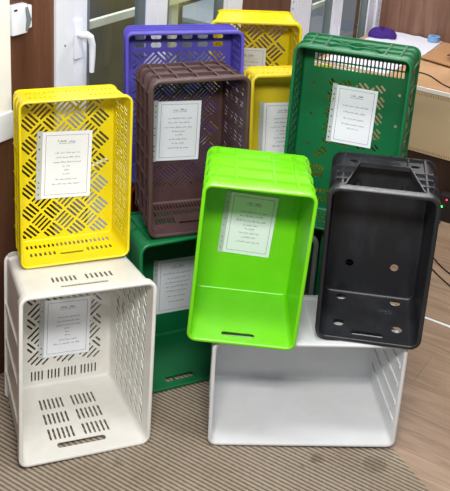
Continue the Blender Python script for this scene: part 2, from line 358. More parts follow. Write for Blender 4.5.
# ------------------------------------------------------------------ the crate builder
AX = {'T': ((0, 1), (1, 0)), 'B': ((0, -1), (1, 0)), 'L': ((-1, 0), (0, 1)), 'R': ((1, 0), (0, 1))}
def crate(name, label, ps, dims, material, holes=None, ribs=None, e=0.009, th=0.003, rc=0.03, rim=0.016, group='plastic crates stood on end and stacked by the door', fil=0.012, cat='crate', basemat=None):
    """dims W,H,D,taper; front rim plane y=0, base at y=D, standing on its end wall"""
    W, H, D, t = dims; holes = holes or {}; ribs = ribs or {}
    root = empty(name, pose(*ps)); tag(root, label, cat, group)
    def wmap(k):
        nk, tk = AX[k]; At0, An0 = (W/2, H/2) if k in 'TB' else (H/2, W/2)
        Ls0 = At0-e-rc
        def f(u, v, wv):
            sh = e + t*v/D; At = At0-sh; An = An0-sh; Ls = At-rc
            if abs(u) <= Ls0+1e-9:
                a = u*Ls/Ls0; b = An+wv
            else:
                sg = 1 if u > 0 else -1; ph = (abs(u)-Ls0)/rc
                a = sg*(At-rc+(rc+wv)*math.sin(ph)); b = An-rc+(rc+wv)*math.cos(ph)
            return Vector((tk[0]*a+nk[0]*b, v, H/2+tk[1]*a+nk[1]*b))
        return f, Ls0
    names = {'T': 'end_wall', 'B': 'end_wall', 'L': 'side_wall', 'R': 'side_wall'}
    vend = D-fil
    for k in 'TBLR':
        f, Ls0 = wmap(k); um = Ls0+rc*PI/4
        mb = MB(); us = [Ls0, Ls0+rc*PI/12, Ls0+rc*PI/6]
        lines = [((s*u, 0.004), (s*u, vend)) for u in us for s in (-1, 1)]
        hs = []
        for h in holes.get(k, []):
            if max(abs(q[0]) for q in h) < Ls0-0.001 and min(q[1] for q in h) > 0.006 and max(q[1] for q in h) < vend-0.002: hs.append(h)
        panel(mb, [(-um, 0.004), (um, 0.004), (um, vend), (-um, vend)], hs, f, th, lines)
        rb = ribs.get(k, {})
        seg = [-um, -us[2], -us[1], -us[0], us[0], us[1], us[2], um]
        for v in rb.get('long', []):
            hw = rb.get('tw', 0.0022)
            for a, b in zip(seg[:-1], seg[1:]): mb.box(a, b, v-hw, v+hw, -0.001, e-0.0005, f)
        for item in rb.get('cross', []):
            u, v0, v1 = item[:3]; ww = item[3] if len(item) > 3 else 0.0022; hh = item[4] if len(item) > 4 else e-0.0015
            u = max(-Ls0+ww, min(Ls0-ww, u))
            mb.box(u-ww, u+ww, v0, v1, -0.001, hh, f)
        for (u, v0, v1, hw, dep) in rb.get('inner', []):
            mb.box(u-hw, u+hw, v0, v1, -th-dep, -th+0.0005, f)
        mb.build(names[k], material, root, smooth=True)
    # loft helper round the rounded rectangle
    def ring(prof, nseg=6):
        mb = MB(); rings = []
        for (o, y) in prof:
            sh = t*min(max(y, 0), D)/D; ha = W/2-sh+o; hb = H/2-sh+o; r = max(0.004, rc+e+o); pts = []
            for (sx, sz, a0) in ((1, 1, 0), (-1, 1, PI/2), (-1, -1, PI), (1, -1, 3*PI/2)):
                for q in range(nseg+1):
                    a = a0+PI/2*q/nseg
                    pts.append(Vector((sx*(ha-r)+r*math.cos(a), y, H/2+sz*(hb-r)+r*math.sin(a))))
            rings.append(pts)
        n = len(rings[0]); vs = [p for r_ in rings for p in r_]; m = len(rings); fs = []
        for i in range(m):
            for j in range(n):
                fs.append((i*n+j, i*n+(j+1) % n, ((i+1) % m)*n+(j+1) % n, ((i+1) % m)*n+j))
        mb.add(vs, fs); return mb
    i0 = -e-th
    rm = ring([(i0-0.0004, 0.012), (i0-0.0004, 0.0025), (i0+0.002, 0.0003), (i0*0.5, -0.0006), (-0.003, 0.0), (-0.0006, 0.002), (0, 0.005), (0, rim), (-0.0028, rim), (-0.003, 0.0055), (-e+0.0005, 0.0055), (-e+0.0005, 0.012)])
    rm.build('rim', material, root, smooth=True)
    # base: flat perforated panel plus the rounded edge where it turns into the walls
    mb = MB(); pr = []
    for q in range(5):
        a = PI/2*q/4; pr.append((-e-fil+fil*math.cos(a), D-fil+fil*math.sin(a)))
    fi = fil-th
    for q in range(4, -1, -1):
        a = PI/2*q/4; pr.append((-e-fil+fi*math.cos(a), D-fil+fi*math.sin(a)))
    rg = ring(pr); mb.add(rg.v, rg.f)
    ha = W/2-e-t-fil+0.0005; hb = H/2-e-t-fil+0.0005; r = max(0.006, rc-fil); ol = []
    for (sx, sz, a0) in ((1, 1, 0), (-1, 1, PI/2), (-1, -1, PI), (1, -1, 3*PI/2)):
        for q in range(5):
            a = a0+PI/2*q/4; ol.append((sx*(ha-r)+r*math.cos(a), H/2+sz*(hb-r)+r*math.sin(a)))
    hs = [h for h in holes.get('base', []) if all(abs(q[0]) < ha-0.002 and abs(q[1]-H/2) < hb-0.002 for q in h)]
    panel(mb, ol, hs, lambda u, v, wv: Vector((u, D+wv, v)), th)
    mb.build('base_panel', basemat or material, root, smooth=True)
    return root

# ------------------------------------------------------------------ paper in a punched plastic sleeve
def sleeve(label, root_pose, D, cx, cz, wd, hg, tilt, lines, title='underline', seed=1, group='notices in clear punched sleeves inside the crates'):
    """flat on the inside of the crate base; lines = list of (height fraction, width fraction, offset)"""
    rnd = random.Random(seed)
    mw = pose(*root_pose) @ Matrix.Translation((cx, D-0.0045, cz)) @ Matrix.Rotation(tilt, 4, 'Y')
    root = empty('document_sleeve', mw); tag(root, label, 'document', group)
    a, b = wd/2, hg/2
    m = MB(); m.box(-a, a, -0.0008, 0.0, -b, b); m.build('paper_sheet', 'paper', root)
    sw = wd*0.105
    m = MB(); hs = [disc(-a-sw*0.5, z*b, 0.003, 0.003, 8) for z in (-0.86, -0.66, -0.5, -0.12, 0.12, 0.5, 0.66, 0.86)]
    panel(m, [(-a-sw, -b-0.002), (-a+0.001, -b-0.002), (-a+0.001, b+0.004), (-a-sw, b+0.004)], hs, lambda u, v, wv: Vector((u, -0.0012-wv, v)), 0.0008)
    m.build('punched_strip', 'strip', root)
    m = MB()
    def stroke(x0, z0, x1, z1, w2):
        d = Vector((x1-x0, z1-z0)); l = max(1e-6, d.length); nx, nz = -d.y/l*w2/2, d.x/l*w2/2
        m.add([(x0+nx, -0.0011, z0+nz), (x1+nx, -0.0011, z1+nz), (x1-nx, -0.0011, z1-nz), (x0-nx, -0.0011, z0-nz)], [(0, 1, 2, 3)])
    q = 0.075*wd; fa, fb = a-q, b-q
    for (x0, z0, x1, z1) in ((-fa, -fb, fa, -fb), (-fa, fb, fa, fb), (-fa, -fb, -fa, fb), (fa, -fb, fa, fb)): stroke(x0, z0, x1, z1, 0.0011)
    m.build('border_line', 'ink', root)
    m = MB()
    def word(x0, x1, z, h, wt):
        x = x1
        while x > x0+0.001:
            step = rnd.uniform(0.0022, 0.0048); nx = max(x0, x-step); kind = rnd.random()
            stroke(x, z, nx, z+rnd.uniform(-.0005, .0005), wt)
            if kind < 0.35: stroke(nx, z, nx+rnd.uniform(-.0005, .0008), z+h*rnd.uniform(.5, 1.1), wt)
            elif kind < 0.55: stroke(nx, z, nx-0.0012, z-h*0.5, wt)
            elif kind < 0.8:
                s = rnd.choice((-1, 1)); xx = (x+nx)/2; stroke(xx-.0007, z+s*h*.75, xx+.0007, z+s*h*.75, wt)
            x = nx
    if title:
        tz = b*0.70; tw = wd*0.26
        word(tw*0.10, tw*0.62, tz, 0.006, 0.0015)
        word(-tw*0.55, -tw*0.05, tz, 0.0055, 0.0013)
        stroke(-tw*0.62, tz-0.0065, tw*0.66, tz-0.0065, 0.001)
        if title == 'number':
            for xx in (-0.2, -0.42): stroke(tw*xx-.001, tz+.002, tw*xx+.001, tz+.003, .0022)
            stroke(-tw*.68, tz, -tw*.68, tz+.007, .0014)
    m.build('title', 'inkdark', root)
    m = MB()
    for (hz, wf, off) in lines:
        z = b*hz; x0 = -wd*wf/2+off*wd; x1 = wd*wf/2+off*wd; x = x1
        while x > x0+0.004:
            wl = min(x-x0, rnd.uniform(0.010, 0.024)); word(x-wl, x, z, 0.0042, 0.00115); x -= wl+0.0035
    m.build('handwritten_lines', 'ink', root)
    m = MB(); m.box(-a-sw, a+0.003, -0.0021, -0.0018, -b-0.003, b+0.006); m.build('clear_film', 'film', root)
    return root

# ------------------------------------------------------------------ room
WP = Vector((-0.746, 2.758, 0)); TH = R(58)
U = Vector((math.cos(TH), math.sin(TH), 0)); V = Vector((math.sin(TH), -math.cos(TH), 0)); N = Vector((-math.sin(TH), math.cos(TH), 0))
LW = Matrix(((U.x, N.x, 0, WP.x), (U.y, N.y, 0, WP.y), (0, 0, 1, 0), (0, 0, 0, 1)))   # local x along wall, y out of the room
CR = WP + U*3.265
RW = Matrix(((V.x, U.x, 0, CR.x), (V.y, U.y, 0, CR.y), (0, 0, 1, 0), (0, 0, 0, 1)))   # local x along right wall, y out of the room
FZ = -0.004
# floor in the room's own axes: x along the planks
fl = Matrix(((V.x, U.x, 0, WP.x), (V.y, U.y, 0, WP.y), (0, 0, 1, 0), (0, 0, 0, 1)))
m = MB(); m.box(-0.02, 4.2, -4.2, 3.06, -0.05, FZ); structure(m.build('floor', 'floor', mw=fl))
# walls (left wall has the door and window openings)
WT = 0.14
S1a, S1b, S2a, S2b = 0.332, 1.57, 2.114, 3.20
m = MB()
m.box(-4.2, S1a, 0, WT, -0.05, 2.8); m.box(S1b, S2a, 0, WT, -0.05, 2.8)
m.box(S2b, 3.4, 0, WT, -0.05, 2.8); m.box(S1a, S1b, 0, WT, 2.25, 2.8); m.box(S2a, S2b, 0, WT, 2.25, 2.8)
m.box(S2a, S2b, 0, WT, -0.05, 0.0)
m.box(S1a, S1b, 0, WT, -0.05, 0.0)
structure(m.build('wall_left', 'wallwood', mw=LW))
m = MB(); m.box(0, 4.2, 0, WT, -0.05, 2.8); structure(m.build('wall_right', 'wallwoodr', mw=RW))
# panel grooves on the right wall
m = MB()
for k in range(12):
    x = 0.12+k*0.34; m.box(x, x+0.006, -0.004, 0.001, 0.1, 2.8)
structure(m.build('trim_1', 'wallwoodr', mw=RW))
m = MB(); m.box(0, 4.2, -0.012, 0.001, FZ, 0.08, bev=0.003); structure(m.build('baseboard_right', 'wallwood', mw=RW))
m = MB(); m.box(-1.0, S1a-0.002, -0.010, 0.001, FZ, 0.07, bev=0.003); structure(m.build('baseboard_left', 'wallwood', mw=LW))

def framed(name, sa, sb, z0, z1, cuts, rails, y0=-0.012, y1=0.07):
    """cuts = list of (from, to, z-rail height) solid stiles, the rest is glass"""
    root = empty(name, LW @ Matrix.Translation(((sa+sb)/2, 0, 0))); structure(root); off = (sa+sb)/2
    m = MB(); fw_ = cuts['frame']
    m.box(sa-off, sa-off+fw_[0], y0, y1, z0, z1, bev=0.004); m.box(sb-off-fw_[1], sb-off, y0, y1, z0, z1, bev=0.004)
    m.box(sa-off, sb-off, y0, y1, z1-0.07, z1, bev=0.004); m.box(sa-off, sb-off, y0, y1, z0, z0+0.07, bev=0.004)
    m.build('frame', 'pvc', root)
    for (a, b, l, r_) in cuts['sash']:
        s = MB(); a -= off; b -= off
        s.box(a, a+l, y0+0.012, y1-0.01, z0+0.07, z1-0.07, bev=0.006); s.box(b-r_, b, y0+0.012, y1-0.01, z0+0.07, z1-0.07, bev=0.006)
        s.box(a+l-0.001, b-r_+0.001, y0+0.012, y1-0.01, z0+0.07, z0+0.07+rails, bev=0.006); s.box(a+l-0.001, b-r_+0.001, y0+0.012, y1-0.01, z1-0.15, z1-0.07, bev=0.006)
        so = s.build('sash', 'pvc', root)
        g = MB(); gz0, gz1 = z0+0.07+rails, z1-0.15
        g.box(a+l, a+l+0.024, y0+0.022, y1-0.02, gz0, gz1); g.box(b-r_-0.016, b-r_, y0+0.022, y1-0.02, gz0, gz1)
        g.box(a+l, b-r_, y0+0.022, y1-0.02, gz0, gz0+0.014); g.build('gasket', 'gasket', so)
        g = MB(); g.box(a+l+0.01, b-r_-0.008, 0.03, 0.036, gz0+0.005, gz1); g.build('pane', 'glass', so)
    return root, off
d1, off = framed('door_1', S1a, S1b, 0.0, 2.25, {'frame': (0.087, 0.11), 'sash': [(0.420, 0.930, 0.087, 0.065), (0.935, 1.462, 0.066, 0.022)]}, 0.12)
# lever handle on the first leaf
m = MB(); m.box(0.430-off, 0.470-off, -0.012, 0.002, 1.11, 1.255, bev=0.006)
hd = m.build('handle', 'pvc', d1, smooth=True)
m = MB(); m.tube([(0.446-off, 0.0, 1.203), (0.446-off, -0.035, 1.203), (0.448-off, -0.05, 1.208), (0.460-off, -0.055, 1.198), (0.471-off, -0.055, 1.168), (0.475-off, -0.052, 1.118), (0.475-off, -0.050, 1.063)], [0.012, 0.012, 0.013, 0.013, 0.012, 0.011, 0.009], 10)
m.build('lever', 'pvc', hd, smooth=True)
m = MB(); p = [(0.375-off+0.004*math.cos(a*PI/4), 0, 1.175+0.004*math.sin(a*PI/4)) for a in range(8)]
m.add([(x, -0.0135, z) for x, y, z in p]+[(x, -0.011, z) for x, y, z in p], [tuple(range(8)), tuple(range(15, 7, -1))]+[(i, (i+1) % 8, 8+(i+1) % 8, 8+i) for i in range(8)])
m.build('screw_cap', 'gasket', d1)
w1, off2 = framed('window_1', S2a, S2b, 0.0, 2.25, {'frame': (0.080, 0.035), 'sash': [(2.200, 2.660, 0.10, 0.085), (2.665, 3.165, 0.03, 0.095)]}, 0.10)
# perforated white edge trims beside the second window
for i, (sa, sb) in enumerate(((2.062, 2.112), (3.203, 3.25))):
    m = MB()
    hs = [slot((sa+sb)/2, 0.3+k*0.035, 0.016, 0.012, PI/2) for k in range(52)]
    panel(m, [(sa, 0.0), (sb, 0.0), (sb, 2.3), (sa, 2.3)], hs, lambda u, v, wv: Vector((u, -0.004-wv, v)), 0.003)
    structure(m.build('trim_%d' % (i+2), 'pvc', mw=LW))

# outside the glass
m = MB(); m.box(-0.4, 4.1, 1.5, 1.6, -0.3, 2.9); structure(m.build('wall_outside', 'outside', mw=LW))
m = MB(); m.box(-0.4, 4.1, WT, 1.5, -0.1, -0.03); structure(m.build('floor_outside', 'outfloor', mw=LW))
root = empty('metal_grille', LW @ Matrix.Translation((0, 0.10, 0))); tag(root, 'cream metal bars fixed outside behind the glass of the white door', 'grille')
for z in (0.55, 1.160):
    m = MB(); m.box(0.50, 1.46, 0.0, 0.02, z, z+0.030); m.build('horizontal_bar', 'bar', root)
m = MB(); m.box(1.20, 1.25, 0.02, 0.04, 0.05, 2.2); m.build('vertical_bar', 'bar', root)
root = empty('metal_grille', LW @ Matrix.Translation((0, 0.10, 0))); tag(root, 'cream metal bars behind the narrow glass panes beside the dark green crate', 'grille')
for x in (2.46, 2.88):
    m = MB(); m.box(x, x+0.05, 0.02, 0.04, 0.05, 2.2); m.build('vertical_bar', 'bar', root)
m = MB(); m.box(2.30, 3.06, 0.0, 0.02, 0.90, 0.925); m.build('horizontal_bar', 'bar', root)
m = MB(); m.box(1.2, 2.5, 0.95, 1.45, -0.03, 1.05, bev=0.02); tag(m.build('garden_cabinet', 'olive', mw=LW), 'olive brown cabinet standing outside behind the right door pane', 'cabinet')
m = MB(); m.box(2.75, 3.6, 0.7, 1.3, -0.03, 0.62, bev=0.03); tag(m.build('storage_chest', 'outfloor', mw=LW), 'pale grey chest standing outside behind the narrow window panes', 'chest')

# ribbed mat: real corrugated strip, ribs parallel to the right wall
def build_mat():
    vs = []; fs = []; pitch = 0.0155
    x_of = lambda y: 0.0
    n = int(3.7/pitch); k = 0
    # outline in floor axes: a along V, b along U (both from WP)
    for i in range(n*4+1):
        b = -2.4 + i*pitch/4
        z = [0.0, 0.0010, 0.0, -0.0012][i % 4]-0.0004
        a0 = 0.02
        pt = WP + U*b
        # right edge of the mat: slanted cut
        # edge line through (0.04,2.95) and (0.765,2.325) in world
        p, q = Vector((0.677, 2.506, 0)), Vector((0.763, 2.325, 0)); d = q-p
        # solve WP+U*b+V*a = p + d*t
        rhs = p-pt; det = V.x*(-d.y)-V.y*(-d.x)
        a = (rhs.x*(-d.y)-rhs.y*(-d.x))/det
        vs += [(a0, b, z), (a, b, z)]
    m_ = len(vs)//2
    for i in range(m_-1): fs.append((2*i, 2*i+1, 2*i+3, 2*i+2))
    base = len(vs); vs += [(v[0], v[1], -0.0038) for v in vs[:]]
    for i in range(m_-1):
        fs.append((2*i+1, base+2*i+1, base+2*i+3, 2*i+3)); fs.append((2*i, 2*i+2, base+2*i+2, base+2*i))
        fs.append((base+2*i, base+2*i+2, base+2*i+3, base+2*i+1))
    fs.append((0, base, base+1, 1)); j = 2*(m_-1); fs.append((j, j+1, base+j+1, base+j))
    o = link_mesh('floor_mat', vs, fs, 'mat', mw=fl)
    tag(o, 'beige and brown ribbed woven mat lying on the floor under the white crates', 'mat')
build_mat()

# ------------------------------------------------------------------ things on the left wall
m = MB(); m.box(0.0, 0.105, -0.0215, -0.0015, 1.01, 2.75, bev=0.004); root = empty('cable_trunking', LW)
m.build('cover', 'cream', root)
m = MB(); m.box(0.0, 0.108, -0.0275, -0.0015, 0.915, 1.012, bev=0.006); m.build('end_box', 'pvc', root)
tag(root, 'white vertical cable trunking on the brown wall at the far left', 'trunking')
root = empty('wall_switch', LW @ Matrix.Translation((0.158, 0, 1.312)))
m = MB(); m.box(-0.048, 0.022, -0.026, 0.0, -0.047, 0.052, bev=0.006); m.build('housing', 'pvc', root, smooth=True)
m = MB(); m.box(0.018, 0.048, -0.020, 0.0, -0.036, 0.042, bev=0.006); m.build('side_cap', 'pvc', root, smooth=True)
m = MB(); m.tube([(0.016, -0.024, 0.040), (0.020, -0.034, 0.0), (0.016, -0.024, -0.040)], [0.006, 0.008, 0.006], 8); m.build('grip', 'gasket', root, smooth=True)
m = MB(); m.box(-0.040, -0.026, -0.0275, -0.025, 0.034, 0.040); m.build('label', 'dark', root)
tag(root, 'small white wall unit on the brown panel between trunking and door', 'wall unit')

# ------------------------------------------------------------------ crates
P = {
 'WL': ((-0.344, 2.378, 0.004, 0.407, 0.069, 0.029), (0.436, 0.599, 0.395, 0.020)),
 'WR': ((0.362, 2.486, 0.006, 0.056, -0.007, -0.015), (0.632, 0.409, 0.335, 0.015)),
 'Y1': ((-0.420, 2.623, 0.573, 0.402, 0.048, 0.010), (0.363, 0.564, 0.171, 0.008)),
 'GL': ((-0.0205, 2.7794, 0.006, 0.450, 0.060, -0.013), (0.400, 0.594, 0.320, 0.015)),
 'BR': ((-0.032, 2.820, 0.6015, 0.331, 0.048, -0.013), (0.349, 0.562, 0.243, 0.007)),
 'PU': ((-0.100, 3.190, 0.626, 0.200, 0.075, -0.025), (0.442, 0.585, 0.160, 0.006)),
 'LI': ((0.128, 2.445, 0.416, -0.006, 0.018, 0.045), (0.346, 0.545, 0.318, 0.003)),
 'BK': ((0.533, 2.495, 0.418, -0.145, -0.028, -0.015), (0.337, 0.546, 0.275, 0.000)),
 'GR': ((0.438, 2.878, 0.610, -0.308, 0.039, -0.007), (0.398, 0.658, 0.180, -0.008)),
 'Y2': ((0.341, 3.115, 0.505, 0.214, 0.080, -0.021), (0.400, 0.598, 0.219, 0.020)),
 'Y3': ((0.162, 3.605, 0.600, 0.003, 0.006, -0.029), (0.379, 0.564, 0.275, 0.019)),
}
# ---- white crate, left, on the mat
h = {'base': [], 'B': [], 'T': [], 'R': [], 'L': []}
h['base'] += weave((-0.115, 0.150, 0.115, 0.435), 0.066, 4, 0.0075)
for (a, b) in ((-0.105, -0.055), (-0.045, 0.005), (0.015, 0.065), (0.075, 0.140)): h['base'] += row(a, b, 4 if b < 0.1 else 5, 0.072, 0.038, 0.0055)
h['base'] += [disc(0.178, z, 0.0035, 0.0035, 8) for z in (0.14, 0.22, 0.32, 0.42)]
for y in (0.281, 0.201, 0.121):
    h['B'] += row(-0.105, -0.010, 6, y, 0.058, 0.0075); h['B'] += row(0.016, 0.112, 6, y, 0.058, 0.0075)
h['B'] += [slot(0, 0.062, 0.165, 0.026)]
h['T'] += row(-0.100, -0.012, 6, 0.122, 0.04, 0.0075) + row(0.012, 0.110, 6, 0.122, 0.04, 0.0075) + [slot(0, 0.067, 0.155, 0.012)]
for j in range(6):
    for i in range(15):
        u = 0.235-i*0.034; h['R'].append(slot(u, 0.07+j*0.05, 0.036, 0.015, 0.75))
rb = {k: {'cross': [(u, 0.014, 0.37, 0.006, 0.006) for u in (-0.18, -0.04, 0.10)], 'long': [0.36]} for k in 'LR'}
rb['T'] = {'long': [0.33]}; rb['B'] = {'long': [0.33]}
crate('plastic_crate', 'large white slotted crate at far left carrying the yellow crate', P['WL'][0], P['WL'][1], 'white', h, rb, rim=0.03, rc=0.022)
# ---- white crate, right, on its long side
rb = {'T': {'cross': [(-0.10, 0.02, 0.30, 0.0015, 0.004), (0.02, 0.02, 0.30, 0.0015, 0.004)], 'long': [0.30]},
      'R': {'cross': [(u, 0.014, 0.31, 0.003) for u in (-0.12, -0.04, 0.04, 0.12)], 'long': [0.11, 0.21], 'inner': [(u, 0.02, 0.315, 0.008, 0.004) for u in (-0.11, -0.037, 0.037, 0.11)]},
      'L': {'cross': [(u, 0.014, 0.31, 0.003) for u in (-0.12, -0.04, 0.04, 0.12)], 'long': [0.11, 0.21]}}
h = {'R': [slot(u, 0.10, 0.03, 0.05, PI/2*0) for u in ()]}
crate('plastic_crate', 'wide white solid crate lying on its long side under the lime and black crates', P['WR'][0], P['WR'][1], 'whiter', h, rb, rim=0.022, rc=0.02)
# ---- yellow crate on the white crate
W_, H_, D_, t_ = P['Y1'][1]
def slot_sides(D, Hh, rows, n, ln=0.017, wd=0.0055, groups=True):
    out = []
    for j in range(rows):
        v = 0.028 + (D-0.05)*(j+.5)/rows
        for i in range(n):
            if groups and i % 4 == 3: continue
            out.append(slot(-Hh/2+0.05+(Hh-0.10)*(i+.5)/n, v, wd, ln, PI/2-0.25))
    return out
h = {'base': weave((-0.160, 0.160, 0.026, 0.535), 0.056, 4, 0.0078),
     'B': row(-0.150, 0.150, 20, 0.125, 0.024, 0.0075) + row(-0.145, -0.050, 6, 0.072, 0.024, 0.0075) + row(0.050, 0.145, 6, 0.072, 0.024, 0.0075) + [slot(0, 0.062, 0.080, 0.012)],
     'T': row(-0.150, 0.150, 20, 0.120, 0.014, 0.008, PI/2) + row(-0.145, -0.050, 6, 0.060, 0.014, 0.008) + row(0.050, 0.145, 6, 0.060, 0.014, 0.008),
     'R': slot_sides(D_, H_, 3, 34, 0.009, 0.030), 'L': []}
rb = {'L': {'long': [0.062, 0.115], 'cross': [(u, 0.016, 0.155) for u in (-0.2, -0.1, 0.0, 0.1, 0.2)]}, 'T': {'long': [0.155]}, 'R': {'long': [0.155]}, 'B': {'long': [0.155]}}
crate('plastic_crate', 'yellow basket-weave crate on top of the white crate at left', P['Y1'][0], P['Y1'][1], 'yellow', h, rb, rim=0.02, rc=0.022, e=0.005, fil=0.007)
# ---- green crate on the floor under the brown one
h = {'B': [slot(-0.03, 0.045, 0.115, 0.026)]}
rb = {k: {'long': [0.16, 0.30], 'cross': [(u, 0.016, 0.30, 0.0025) for u in (-0.15, -0.05, 0.05, 0.15)]} for k in 'TLRB'}
crate('plastic_crate', 'dark green solid crate on the floor between the two white crates', P['GL'][0], P['GL'][1], 'darkgreen', h, rb, rim=0.03)
# ---- brown crate
W_, H_, D_, t_ = P['BR'][1]
h = {'base': weave((-0.145, 0.145, 0.085, 0.52), 0.056, 5, 0.0030),
     'B': row(-0.135, 0.135, 22, 0.208, 0.036, 0.006) + row(-0.135, 0.135, 22, 0.158, 0.036, 0.006) + row(-0.13, -0.055, 7, 0.100, 0.045, 0.006) + row(0.055, 0.13, 7, 0.100, 0.045, 0.006) + [slot(0, 0.078, 0.09, 0.014)],
     'R': slot_sides(D_, H_, 4, 30, 0.009, 0.030)}
rb = {'T': {'long': [0.085, 0.165, 0.231], 'tw': 0.003, 'cross': [(u, 0.014, 0.231, 0.003) for u in (-0.13, -0.07, 0.0, 0.07, 0.13)]},
      'L': {'long': [0.085, 0.165, 0.231], 'tw': 0.003, 'cross': [(u, 0.014, 0.231, 0.003) for u in (-0.23, -0.155, -0.08, 0.0, 0.08, 0.155, 0.23)]}}
rb['R'] = rb['L']; rb['B'] = {'long': [0.231]}
crate('plastic_crate', 'brown crate with deep ribbed sides standing on the dark green crate', P['BR'][0], P['BR'][1], 'brown', h, rb, e=0.010, rim=0.028, rc=0.024)
# ---- purple crate
h = {'base': weave((-0.18, 0.18, 0.09, 0.475), 0.07, 5, 0.007)}
for z in (0.535, 0.502):
    for a in (-0.172, -0.112, -0.052, 0.008, 0.068, 0.128): h['base'] += [slot(a+0.022, z, 0.040, 0.020)]
h['R'] = [slot(-0.24+i*0.028, 0.035+j*0.03, 0.016, 0.007, 0.5) for i in range(18) for j in range(4)]
rb = {'T': {'long': [0.07, 0.12, 0.165]}, 'L': {'long': [0.07, 0.12, 0.165], 'cross': [(u, 0.014, 0.165, 0.003) for u in (-0.2, -0.1, 0.0, 0.1, 0.2)]}}
crate('plastic_crate', 'purple crate behind the brown crate, in front of the glass door', P['PU'][0], P['PU'][1], 'purple', h, rb, rim=0.028, rc=0.02)
# ---- lime crate
rb = {'T': {'long': [0.085, 0.165, 0.245, 0.31], 'tw': 0.0045, 'cross': [(u, 0.014, 0.31, 0.004) for u in (-0.135, -0.075, 0.045, 0.115)]},
      'R': {'long': [0.085, 0.165, 0.245, 0.31], 'tw': 0.003, 'cross': [(u, 0.014, 0.31, 0.003) for u in (-0.2, -0.12, -0.04, 0.04, 0.12, 0.2)]}}
rb['L'] = rb['R']; rb['B'] = {'long': [0.31]}
h = {'B': [slot(-0.01, 0.048, 0.105, 0.022)], 'T': [slot(0.0, 0.040, 0.10, 0.010)]}
crate('plastic_crate', 'bright lime green solid crate standing on the wide white crate', P['LI'][0], P['LI'][1], 'lime', h, rb, e=0.008, rim=0.03, rc=0.022)
# ---- black crate
W_, H_, D_, t_ = P['BK'][1]
def L2(x, y): return (x, y)
tr = [(-0.116, 0.035), (0.116, 0.035), (0.078, 0.192), (-0.078, 0.192)]
h = {'T': [tr, disc(-0.097, 0.226, 0.014, 0.010), disc(0.097, 0.226, 0.014, 0.010)] + [slot(0, 0.215+k*0.012, 0.10, 0.004) for k in range(3)],
     'B': [disc(-0.092, 0.241, 0.018, 0.016), disc(0.092, 0.241, 0.018, 0.016), disc(-0.094, 0.086, 0.019, 0.019), disc(0.094, 0.086, 0.019, 0.019), slot(0.0, 0.040, 0.105, 0.022)],
     'base': [disc(-0.076, 0.132, 0.014, 0.014), disc(0.076, 0.132, 0.014, 0.014)]}
tcross = [(s*u, a, b, 0.003) for s in (-1, 1) for (u, a, b) in ((0.128, 0.014, 0.268),)]
rb = {'T': {'cross': tcross, 'long': [0.268]},
      'R': {'long': [0.09, 0.18, 0.268], 'tw': 0.003, 'cross': [(u, 0.014, 0.268, 0.003) for u in (-0.2, -0.12, -0.04, 0.04, 0.12, 0.2)]}}
rb['L'] = rb['R']; rb['B'] = {'long': [0.268]}
bk = crate('plastic_crate', 'black crate with wide top cutout standing on the wide white crate', P['BK'][0], P['BK'][1], 'black', h, rb, e=0.010, rim=0.026, rc=0.028)
m = MB()       # raised frame round the cutout, and the corner gussets
zt = P['BK'][1][1]-0.010
def bar(a, b, wd, z0, z1):
    a = Vector((a[0], a[1], 0)); b = Vector((b[0], b[1], 0)); d = (b-a).normalized(); n_ = Vector((-d.y, d.x, 0))*wd/2
    q = [a-n_, b-n_, b+n_, a+n_]
    m.add([(p.x, p.y, z0) for p in q]+[(p.x, p.y, z1) for p in q], [(0, 1, 2, 3), (7, 6, 5, 4), (0, 4, 5, 1), (1, 5, 6, 2), (2, 6, 7, 3), (3, 7, 4, 0)])
bar((-0.119, 0.028), (-0.080, 0.195), 0.005, zt-0.004, zt+0.011); bar((0.119, 0.028), (0.080, 0.195), 0.005, zt-0.004, zt+0.011)
bar((-0.080, 0.196), (0.080, 0.196), 0.005, zt-0.004, zt+0.011)
for s in (-1, 1):
    for y in (0.07, 0.115, 0.16): bar((s*0.148, y), (s*(0.119-(y-0.028)*0.235), y), 0.004, zt-0.001, zt+0.010)
    bar((s*0.075, 0.200), (s*0.075, 0.262), 0.004, zt-0.001, zt+0.010)
m.build('cutout_frame', 'black', bk)
for s_ in (-1, 1):
    m = MB(); yb = P['BK'][1][2]-0.0035; c0 = disc(s_*0.076, 0.433, 0.013, 0.013, 14); c1 = disc(s_*0.076, 0.433, 0.009, 0.009, 14)
    m.add([(x, yb, z) for x, z in c0]+[(x, yb-0.012, z) for x, z in c1], [tuple(range(14)), tuple(range(27, 13, -1))]+[(i, (i+1) % 14, 14+(i+1) % 14, 14+i) for i in range(14)])
    m.build('round_boss', 'black', bk, smooth=True)
# ---- large green crate at the back right
W_, H_, D_, t_ = P['GR'][1]
h = {'base': []}
for z in (0.583, 0.556): h['base'] += row(-0.162, 0.162, 24, z, 0.023, 0.009)
for z in (0.075, 0.045): h['base'] += row(-0.15, 0.15, 22, z, 0.018, 0.0075)
def ringskip(x, z): return abs(x) < 0.070 and 0.285 < z < 0.478
h['base'] += [q for q in weave((-0.102, 0.102, 0.262, 0.508), 0.042, 3, 0.0075, ringskip)]
h['base'] += row(-0.15, -0.085, 6, 0.165, 0.020, 0.007) + row(-0.15, -0.085, 6, 0.138, 0.020, 0.007) + row(0.085, 0.15, 6, 0.165, 0.020, 0.007)
h['base'] += [slot(-0.115+0.012*k, 0.215+0.012*k, 0.028, 0.009, -0.6) for k in range(3)] + [slot(0.115-0.012*k, 0.215+0.012*k, 0.028, 0.009, 0.6) for k in range(3)]
for z in (0.483, 0.369, 0.254): h['base'] += [slot(s*0.152, z, 0.010, 0.010) for s in (-1, 1)]
h['L'] = [slot(-0.26+i*0.032, 0.05+j*0.035, 0.018, 0.009, 0.5) for i in range(17) for j in range(3)]
